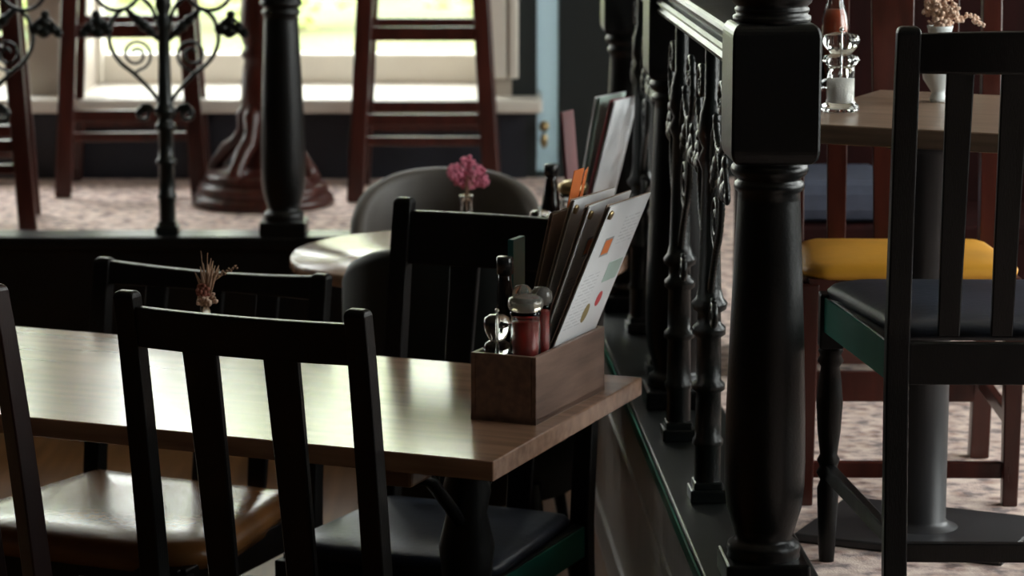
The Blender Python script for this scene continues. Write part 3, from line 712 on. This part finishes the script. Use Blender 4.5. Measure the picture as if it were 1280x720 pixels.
# box frame: origin at front corner, x along the long side (away), y to the left
bf = Vector((0.041, 4.625, 0.75)); bd = Vector((0.169 - 0.041, 4.919 - 4.625, 0)); bd.normalize(); bl_ = Vector((-bd.y, bd.x, 0))
BL = 0.315; BW = 0.122
bc = bf + bd * BL / 2 + bl_ * BW / 2
brz = atan2(bd.y, bd.x)
caddy('brown wooden condiment caddy full of menus on the corner of the oak table', bc, brz, BL, BW)
BM = Matrix.Translation(bc) @ Matrix.Rotation(brz, 4, 'Z')   # caddy local -> world
def menu(label, M, lean, open_a, x_far, y0, w=0.195, h=0.365, front=PAPER, back=KRAFT, deco=True, tilt=0.0, clip=True, group=None, drop=0.0):
    # local frame: spine at far end x_far, sheet extends towards -x ; lean = rotation about x axis (top moves to -y)
    t = thing('menu', label, 'menu', (0, 0, 0), 0, group)
    base = M @ Matrix.Translation((x_far, y0, 0.0115 + drop)) @ Matrix.Rotation(lean, 4, 'X') @ Matrix.Rotation(tilt, 4, 'Y')
    t.matrix_world = base
    t.location = base.to_translation(); t.rotation_euler = base.to_euler()
    th = 0.0016
    fc = MB().box((-w / 2, 0, h / 2), (w, th, h), bev=0.0003).build('front_cover', front, t)
    R2 = Matrix.Rotation(-open_a, 4, 'Z')
    MB().box((-w / 2 , 0.0, h / 2), (w, th, h), M=Matrix.Translation((0, 0.0018, 0)) @ R2, bev=0.0003).build('back_cover', back, t)
    R3 = Matrix.Rotation(-open_a * 0.5, 4, 'Z')
    MB().box((-w / 2 + 0.003, 0.0, h / 2 + 0.001), (w - 0.006, 0.0008, h - 0.004), M=Matrix.Translation((0, 0.0010, 0)) @ R3).build('inner_page', front, t)
    if clip:
        m = MB(); m.lathe([(0.002, -0.004), (0.008, -0.0035), (0.0085, 0), (0.008, 0.0035), (0.002, 0.004)], 20, M=Matrix.Translation((-w + 0.014, -0.001, h - 0.017)) @ Matrix.Rotation(pi / 2, 4, 'X'))
        m.build('corner_clip', BRASS, fc)
    if deco:
        def patch(name, mt, cx, cz, sx, sz, oval=False, d=0.0005, lab=None):
            m = MB(); y = -th / 2 - d
            if oval:
                ol = [(cx + sx / 2 * cos(k * pi / 12), cz + sz / 2 * sin(k * pi / 12)) for k in range(24)]
            else: ol = [(cx - sx / 2, cz - sz / 2), (cx + sx / 2, cz - sz / 2), (cx + sx / 2, cz + sz / 2), (cx - sx / 2, cz + sz / 2)]
            n = len(ol); vs = [(x, y, z) for x, z in ol] + [(x, -th / 2 + 0.0003, z) for x, z in ol]
            fs = [list(range(n))] + [[k, n + k, n + (k + 1) % n, (k + 1) % n] for k in range(n)]
            m.raw(vs, fs); o = m.build(name, mt, fc)
            if lab: plabel(o, lab)
        patch('sticker_border', GREYC, -w * 0.66, h * 0.775, 0.040, 0.036, d=0.0002)
        patch('sticker', ORANGE, -w * 0.66, h * 0.775, 0.032, 0.028, lab='orange printed square')
        patch('red_badge', REDC, -w * 0.28, h * 0.475, 0.024, 0.030, True, lab='red round badge')
        patch('gold_badge', GOLDC, -w * 0.50, h * 0.42, 0.026, 0.038, True, lab='gold oval badge')
        patch('mint_panel', MINTC, -w * 0.22, h * 0.62, 0.066, 0.040, lab='pale green printed panel')
        patch('printed_text', TEXTM, -w * 0.74, h * 0.50, 0.075, h * 0.28, d=0.0001)
        patch('printed_text', TEXTM, -w * 0.25, h * 0.84, 0.075, h * 0.16, d=0.0001)
    return t
ls = radians(17)
yr = -BW / 2 + 0.016
menu('white menu with orange square and red badge, frontmost of those in the foreground caddy', BM, radians(22.5), radians(1.4), BL / 2 - 0.011, -0.004, h=0.385)
menu('white menu second from the right in the foreground caddy', BM, radians(19.5), radians(1.5), BL / 2 - 0.011, 0.010, tilt=radians(-1), h=0.38)
menu('menu third from the right in the foreground caddy, mostly hidden with a brown back', BM, radians(16.0), radians(1.4), BL / 2 - 0.011, 0.020, deco=False, tilt=radians(0.5), h=0.375)
menu('brown backed menu leftmost in the foreground caddy', BM, radians(12.5), radians(1.2), BL / 2 - 0.011, 0.029, deco=False, front=KRAFT, clip=False, h=0.345)
oc = thing('orange_card', 'small orange card poking out above the menus in the foreground caddy', 'card', (0, 0, 0))
ob = BM @ Matrix.Translation((BL / 2 - 0.05, 0.038, 0.0115)) @ Matrix.Rotation(radians(12), 4, 'X')
oc.location = ob.to_translation(); oc.rotation_euler = ob.to_euler()
MB().box((-0.04, 0, 0.205), (0.046, 0.001, 0.41)).build('front_leaf', ORANGE, oc)
MB().box((0.0, 0.0, 0.202), (0.044, 0.001, 0.404), M=Matrix.Translation((0.004, 0.003, 0)) @ Matrix.Rotation(radians(14), 4, 'Z')).build('back_leaf', ORANGE, oc)

# ------------------------------------------------------------------ condiments
def jar(label, loc, content, h=0.165, r=0.028, group=None, name='sauce_jar', lid=LIDG, fill=0.62):
    t = thing(name, label, 'jar', loc, 0, group); k = h / 0.165
    MB().lathe([(0.0, 0.0), (r * .92, 0.0), (r, 0.006), (r, 0.118 * k), (r * .93, 0.132 * k), (r * 1.0, 0.136 * k), (r * 1.02, 0.139 * k), (r * .90, 0.141 * k),
                (r * .88, 0.132 * k), (r * .90, 0.115 * k), (r * .90, 0.008), (0.0, 0.006)], 32, cap=False).build('glass_body', GLASS, t)
    MB().lathe([(0.0, 0.0075), (r * .88, 0.0085), (r * .88, h * fill), (0, h * fill)], 32, cap=False).build('contents', content, t)
    MB().lathe([(0, 0.138 * k), (r * .80, 0.138 * k), (r * .84, 0.1425 * k), (r * 1.10, 0.1435 * k), (r * 1.18, 0.150 * k), (r * 1.10, 0.158 * k), (r * .7, 0.163 * k), (0, 0.165 * k)], 32, cap=False).build('lid', lid, t)
    return t
def mill(label, loc, fillm, h=0.142, r=0.021, group=None):
    t = thing('salt_mill' if fillm is SALT else 'pepper_mill', label, 'mill', loc, 0, group); k = h / 0.142; q = r / 0.021
    MB().lathe([(0, 0.0), (0.026 * q, 0.0), (0.028 * q, 0.004), (0.027 * q, 0.012), (0.022 * q, 0.016), (0.0205 * q, 0.022), (0.0205 * q, 0.078 * k), (0.024 * q, 0.082 * k), (0.028 * q, 0.088 * k), (0.024 * q, 0.095 * k), (0.016 * q, 0.098 * k), (0, 0.098 * k)], 36, cap=False).build('glass_body', GLASS, t)
    MB().lathe([(0, 0.014), (0.0175 * q, 0.015), (0.0175 * q, 0.058 * k), (0, 0.060 * k)], 30, cap=False).build('contents', fillm, t)
    MB().lathe([(0, 0.099 * k), (0.016 * q, 0.099 * k), (0.019 * q, 0.103 * k), (0.025 * q, 0.112 * k), (0.028 * q, 0.121 * k), (0.025 * q, 0.130 * k), (0.014 * q, 0.134 * k), (0, 0.134 * k)], 36, cap=False).build('knob', GLASS, t)
    MB().tube([(0, 0, 0.015), (0, 0, 0.136 * k)], 0.0018).ball((0, 0, 0.139 * k), 0.0042, sub=2).build('spindle', STEEL, t)
    return t
def bottle(label, loc, glassm, capm, h=0.24, r=0.028, labelm=None, neck=0.012, cat='bottle'):
    t = thing('sauce_bottle', label, cat, loc)
    if cat == 'hot':
        t['category'] = 'bottle'
        MB().lathe([(0, 0), (r * .9, 0), (r, 0.006), (r, h * .50), (r * .93, h * .56), (r * .66, h * .66), (neck * 1.1, h * .76), (neck, h * .94), (neck * .8, h * .94), (neck * .85, h * .76), (r * .6, h * .66), (r * .86, h * .55), (r * .9, h * .5), (r * .9, 0.006), (0, 0.005)], 32, cap=False).build('body', GLASS, t)
        MB().lathe([(0, 0.007), (r * .88, 0.008), (r * .88, h * .50), (r * .82, h * .56), (r * .62, h * .62), (0, h * .62)], 32, cap=False).build('contents', glassm, t)
    else: MB().lathe([(0, 0), (r * .9, 0), (r, 0.006), (r, h * .55), (r * .9, h * .62), (neck * 1.2, h * .78), (neck, h * .84), (neck, h * .90), (0, h * .90)], 32, cap=False).build('body', glassm, t)
    MB().lathe([(0, h * .885), (neck * 1.25, h * .885), (neck * 1.3, h * .99), (neck * 1.1, h), (0, h)], 24, cap=False).build('cap', capm, t)
    if labelm: MB().lathe([(r + .0004, h * .12), (r + .0008, h * .12), (r + .0008, h * .48), (r + .0004, h * .48)], 32, cap=False).build('label_band', labelm, t)
    return t
def inbox(x, y, z=0.010): return BM @ Vector((x, y, z + 0.0005))
x0 = -BL / 2
jar('clear glass jar of dark red sauce at the front of the foreground caddy', inbox(x0 + 0.039, -0.0245), SAUCE, h=0.210, r=0.0265, fill=0.77)
jar('red sauce jar behind the front jar in the foreground caddy, beside the menus', inbox(x0 + 0.088, -0.033), SAUCE, h=0.215, r=0.0165, fill=0.8)
jar('red sauce jar deepest in the foreground caddy, against the brown menu', inbox(x0 + 0.088, 0.003), SAUCE, h=0.216, r=0.0150, fill=0.8)
mill('small clear glass pepper mill at the left front of the foreground caddy', inbox(x0 + 0.036, 0.0272), BROWNB, h=0.180, r=0.0180)
bottle('dark sauce bottle with black cap behind the jars in the foreground caddy', inbox(x0 + 0.088, 0.0355), BROWNB, CAP, h=0.262, r=0.0155, neck=0.0115)
tp = inbox(x0 + 0.160, 0.0450)
tag(MB().box((0, 0, 0.142), (0.052, 0.011, 0.284), bev=0.001).build('teal_sachet_box', TEAL, loc=tp, rz=brz), 'teal cardboard packet standing behind the sauces in the foreground caddy', 'packet')

def bloom(m, c, n, R, rnd, sz=0.006, sc=(1, 1, 1)):
    for i in range(n):
        a = rnd.uniform(0, 6.28); q = rnd.uniform(-1, 1); r = R * rnd.uniform(0.4, 1) 
        p = (c[0] + r * sqrt(1 - q * q) * cos(a) * sc[0], c[1] + r * sqrt(1 - q * q) * sin(a) * sc[1], c[2] + r * q * sc[2])
        m.ball(p, sz * rnd.uniform(0.6, 1.2), sub=1)
def vase(label, loc, h, r, kind, group=None):
    t = thing('flower_vase', label, 'vase of flowers', loc, 0, group)
    if kind == 'cream': MB().lathe([(0, 0), (r * .42, 0), (r * .5, 0.006), (r * .34, 0.016), (r * .5, 0.024), (r * .85, h * .30), (r, h * .50), (r * .80, h * .74), (r * .55, h * .84), (r * .68, h * .96), (r * .72, h), (r * .62, h), (r * .48, h * .84), (r * .7, h * .70), (r * .9, h * .5), (r * .4, 0.03), (0, 0.028)], 32, cap=False).build('vase', MILK, t)
    else: MB().lathe([(0, 0), (r * .8, 0), (r, 0.006), (r * .95, h * .35), (r * .55, h * .62), (r * .42, h * .8), (r * .50, h * .97), (r * .58, h), (r * .46, h), (r * .36, h * .8), (r * .48, h * .62), (r * .85, h * .35), (r * .8, 0.01), (0, 0.008)], 32, cap=False).build('vase', GLASS, t)
    rnd = random.Random(hash(kind) % 10 if False else len(kind))
    stems = MB()
    if kind == 'pink':
        g = MB()
        for (cx, cz, R) in ((-0.028, 0.012, 0.020), (0.0, 0.020, 0.028), (0.028, 0.0, 0.024), (0.012, -0.010, 0.026), (-0.012, -0.006, 0.022), (0.04, -0.014, 0.014)):
            bloom(g, (cx, rnd.uniform(-.02, .02), h + 0.045 + cz), 70, R, rnd, 0.0055)
        g.build('blossom', PINKF, t)
        for k in range(9): stems.tube([(0, 0, 0.02), (rnd.uniform(-.003, .003), 0, h), (rnd.uniform(-.03, .03), rnd.uniform(-.02, .02), h + 0.05)], 0.001, 5)
        stems.build('stems', DRYB, t)
    elif kind == 'cream':
        g = MB()
        for (cx, cz, R) in ((-0.012, 0.02, 0.018), (0.006, 0.045, 0.018), (0.0, 0.0, 0.020), (-0.018, 0.05, 0.014), (0.02, 0.012, 0.014), (0.0, 0.075, 0.016)):
            bloom(g, (cx, rnd.uniform(-.012, .012), h + 0.014 + cz), 85, R * 1.25, rnd, 0.0042)
        for k in range(9):
            x = 0.025 + 0.05 * k / 8; bloom(g, (x, 0, h + 0.018 - 0.012 * sin(k) * 0.5 - 0.01 * k / 8), 7, 0.007, rnd, 0.0032)
        g.build('blossom', DRYF, t)
        for k in range(9): stems.tube([(0, 0, 0.02), (rnd.uniform(-.003, .003), 0, h), (rnd.uniform(-.02, .02), rnd.uniform(-.01, .01), h + 0.06)], 0.0009, 5)
        stems.tube([(0, 0, h * .8), (0.02, 0, h + .02), (0.075, 0, h + 0.012)], 0.0009, 5)
        stems.build('stems', DRYB, t)
    else:
        g = MB(); bloom(g, (0, 0, h + 0.004), 90, 0.019, rnd, 0.0042, (1, 1, .7)); g.build('cream_blossom', DRYF, t)
        g = MB(); bloom(g, (-0.004, -0.008, h + 0.022), 80, 0.013, rnd, 0.0042); g.build('rust_blossom', DRYR, t)
        g = MB()
        for k in range(20):
            a = rnd.uniform(-0.35, 0.45); L = rnd.uniform(0.04, 0.075); y = rnd.uniform(-0.2, 0.2)
            g.tube([(0, 0, h * .9), (sin(a) * L * .5, y * L * .5, h + L * .6), (sin(a) * L, y * L, h + L)], lambda q: 0.0008 + 0.003 * sin(pi * q), 5)
        for k in range(12):
            q = k / 11; g.ball((0.016 + 0.040 * q, 0.0, h + 0.045 + 0.018 * q + 0.003 * sin(k * 2.1)), 0.0034 * (1.2 - 0.5 * q), sub=1)
        for k, (x, z) in enumerate(((-0.008, 0.092), (0.004, 0.088), (0.010, 0.078))): g.tube([(0, 0, h), (x * .6, 0, h + z * .6), (x, 0, h + z)], 0.0007, 4)
        g.tube([(0, 0, h), (0.012, 0, h + 0.035), (0.056, 0, h + 0.066)], 0.0008, 5)
        g.build('dried_grass', DRYB, t)
    return t
fv = P(255, 392, Y=4.86)
vase('small glass vase of dried grass and rust flowers on the oak dining table', (fv.x, 4.90, 0.7505), 0.165, 0.022, 'dried')
pv = P(583, 258, Y=6.60)
vase('small glass vase of bright pink flowers on the round table', (pv.x, 6.62, 0.7425), 0.122, 0.030, 'pink')
cv = P(1178, 128, z=1.25)
vase('frosted vase of dried cream flowers on the platform table', (cv.x - 0.008, cv.y + 0.0, PZ + 0.7515), 0.140, 0.034, 'cream')
sm = P(1050, 140, z=1.25)
mill('clear salt mill half full of white salt on the platform table', (sm.x, sm.y, PZ + 0.7515), SALT, h=0.149, r=0.0255)
ob2 = P(1040, 112, z=1.25)
bottle('tall bottle of orange red hot sauce behind the salt mill on the platform table', (ob2.x, ob2.y - 0.03, PZ + 0.7515), ORSAUCE, CAP, h=0.25, r=0.027, neck=0.011, cat='hot')

# items on the round table
def tabp(px, Y): q = P(px, 250, Y=Y); return (q.x, Y, 0.7425)
c2 = Vector(tabp(728, 6.50))
BM2 = Matrix.Translation(c2) @ Matrix.Rotation(radians(66), 4, 'Z')
caddy('wooden caddy of menus on the round table', c2, radians(66), 0.24, 0.11, 0.09)
BM3 = BM2 @ Matrix.Translation((0, 0, 0))
menu('green fronted menu in the far caddy on the round table', BM2, radians(10), radians(4), 0.115, 0.002, deco=False, front=MINTC, back=PAPER, h=0.37, w=0.16, clip=False)
menu('maroon edged menu rightmost in the far caddy on the round table', BM2, radians(14), radians(4), 0.10, -0.012, deco=False, front=PAPER, back=MAROON, h=0.37, w=0.15, clip=False)
menu('maroon menu leaning left in the far caddy on the round table', BM2, radians(-5), radians(3), 0.09, 0.034, deco=False, front=MAROON, back=MAROON, h=0.32, w=0.07, clip=False)
q = BM2 @ Vector((-0.09, 0.02, 0.0115)); 
bottle('dark brown bottle with black cap on the round table, left of the far caddy', tabp(689, 6.33), BROWNB, CAP, h=0.235, r=0.024, neck=0.013)
mill('small glass salt mill of the round table, beside the dark bottle', tabp(675, 6.24), SALT, h=0.150, r=0.019)
jar('brass lidded glass jar on the round table behind the orange card', tabp(716, 6.25), ORSAUCE, h=0.21, r=0.03, lid=BRASS, fill=0.5)

# ------------------------------------------------------------------ dark settle behind the mahogany chair
SETT = mat('dull_maroon_wood', (0.022, 0.0035, 0.003), 0.7, noise=0.4, nscale=4, stretch=(8, 8, 1), spec=0.12)
SLATE = mat('slate_blue_fabric', (0.055, 0.065, 0.10), 0.8, noise=0.2, nscale=30)
SY = 6.40
t = thing('wooden_settle', 'dark maroon high backed settle behind the mahogany chair on the raised platform', 'bench', (1.12, SY, PZ))
MB().box((0, 0.20, 0.62), (1.16, 0.04, 0.96), bev=0.01).build('backrest', SETT, t)
MB().box((0, 0.0, 0.335), (1.16, 0.42, 0.04), bev=0.008).build('seat', SETT, t)
MB().box((0, -0.19, 0.27), (1.10, 0.025, 0.09), bev=0.004).build('front_apron', SETT, t)
MB().box((0, -0.19, 0.06), (1.10, 0.025, 0.05), bev=0.004).build('foot_rail', MAHOG, t)
for s_ in (-1, 1): MB().box((s_ * 0.565, 0.0, 0.30), (0.045, 0.42, 0.60), bev=0.01).build('end_panel', SETT, t)
for x, l in ((-0.385, 'slate blue seat pad at the left end of the maroon settle'),):
    lc = tag(MB().box((0, 0, 0.05), (0.27, 0.34, 0.095), bev=0.03).build('seat_pad', SLATE, loc=(1.12 + x, SY - 0.02, PZ + 0.3555)), l, 'cushion')

# ------------------------------------------------------------------ light
w = bpy.data.worlds.new('World'); SC.world = w; w.use_nodes = True
nt = w.node_tree; bg = nt.nodes['Background']
tcw = nt.nodes.new('ShaderNodeTexCoord'); sx = nt.nodes.new('ShaderNodeSeparateXYZ'); rw = nt.nodes.new('ShaderNodeValToRGB')
nt.links.new(tcw.outputs['Generated'], sx.inputs[0]); nt.links.new(sx.outputs['Z'], rw.inputs['Fac']); nt.links.new(rw.outputs['Color'], bg.inputs['Color'])
rw.color_ramp.elements[0].color = (0.80, 0.84, 0.80, 1); rw.color_ramp.elements[1].color = (0.93, 0.97, 1.0, 1)   # overcast sky
bg.inputs['Strength'].default_value = 5.0
def portal(c, s1, s2, direction):
    l = bpy.data.lights.new('daylight_portal', 'AREA'); l.shape = 'RECTANGLE'; l.size = s1; l.size_y = s2; l.cycles.is_portal = True
    o = bpy.data.objects.new('daylight_portal', l); COL.objects.link(o); o.location = c
    o.rotation_euler = Vector(direction).to_track_quat('-Z', 'Z').to_euler()
for a, b in wins: portal(((a + b) / 2, YF + 0.50, (SILL + WT) / 2), b - a, WT - SILL, (0, -1, 0))
for a, b in rwins: portal((XR + 0.50, (a + b) / 2, (1.05 + WT) / 2), b - a, WT - 1.05, (-1, 0, 0))

# ------------------------------------------------------------------ camera
cd = bpy.data.cameras.new('camera'); co = bpy.data.objects.new('camera', cd); COL.objects.link(co)
cd.sensor_width = 36; cd.lens = F_PX / 1280 * 36; cd.clip_end = 200
co.location = (0, 0, EYE); co.rotation_euler = (pi / 2 - PITCH, 0, 0)
cd.dof.use_dof = True; cd.dof.focus_distance = 4.45; cd.dof.aperture_fstop = 6.0
SC.camera = co
SC.view_settings.view_transform = 'Standard'; SC.view_settings.look = 'None'; SC.view_settings.gamma = 1.0
SC.view_settings.use_curve_mapping = False
SC.view_settings.exposure = 1.26
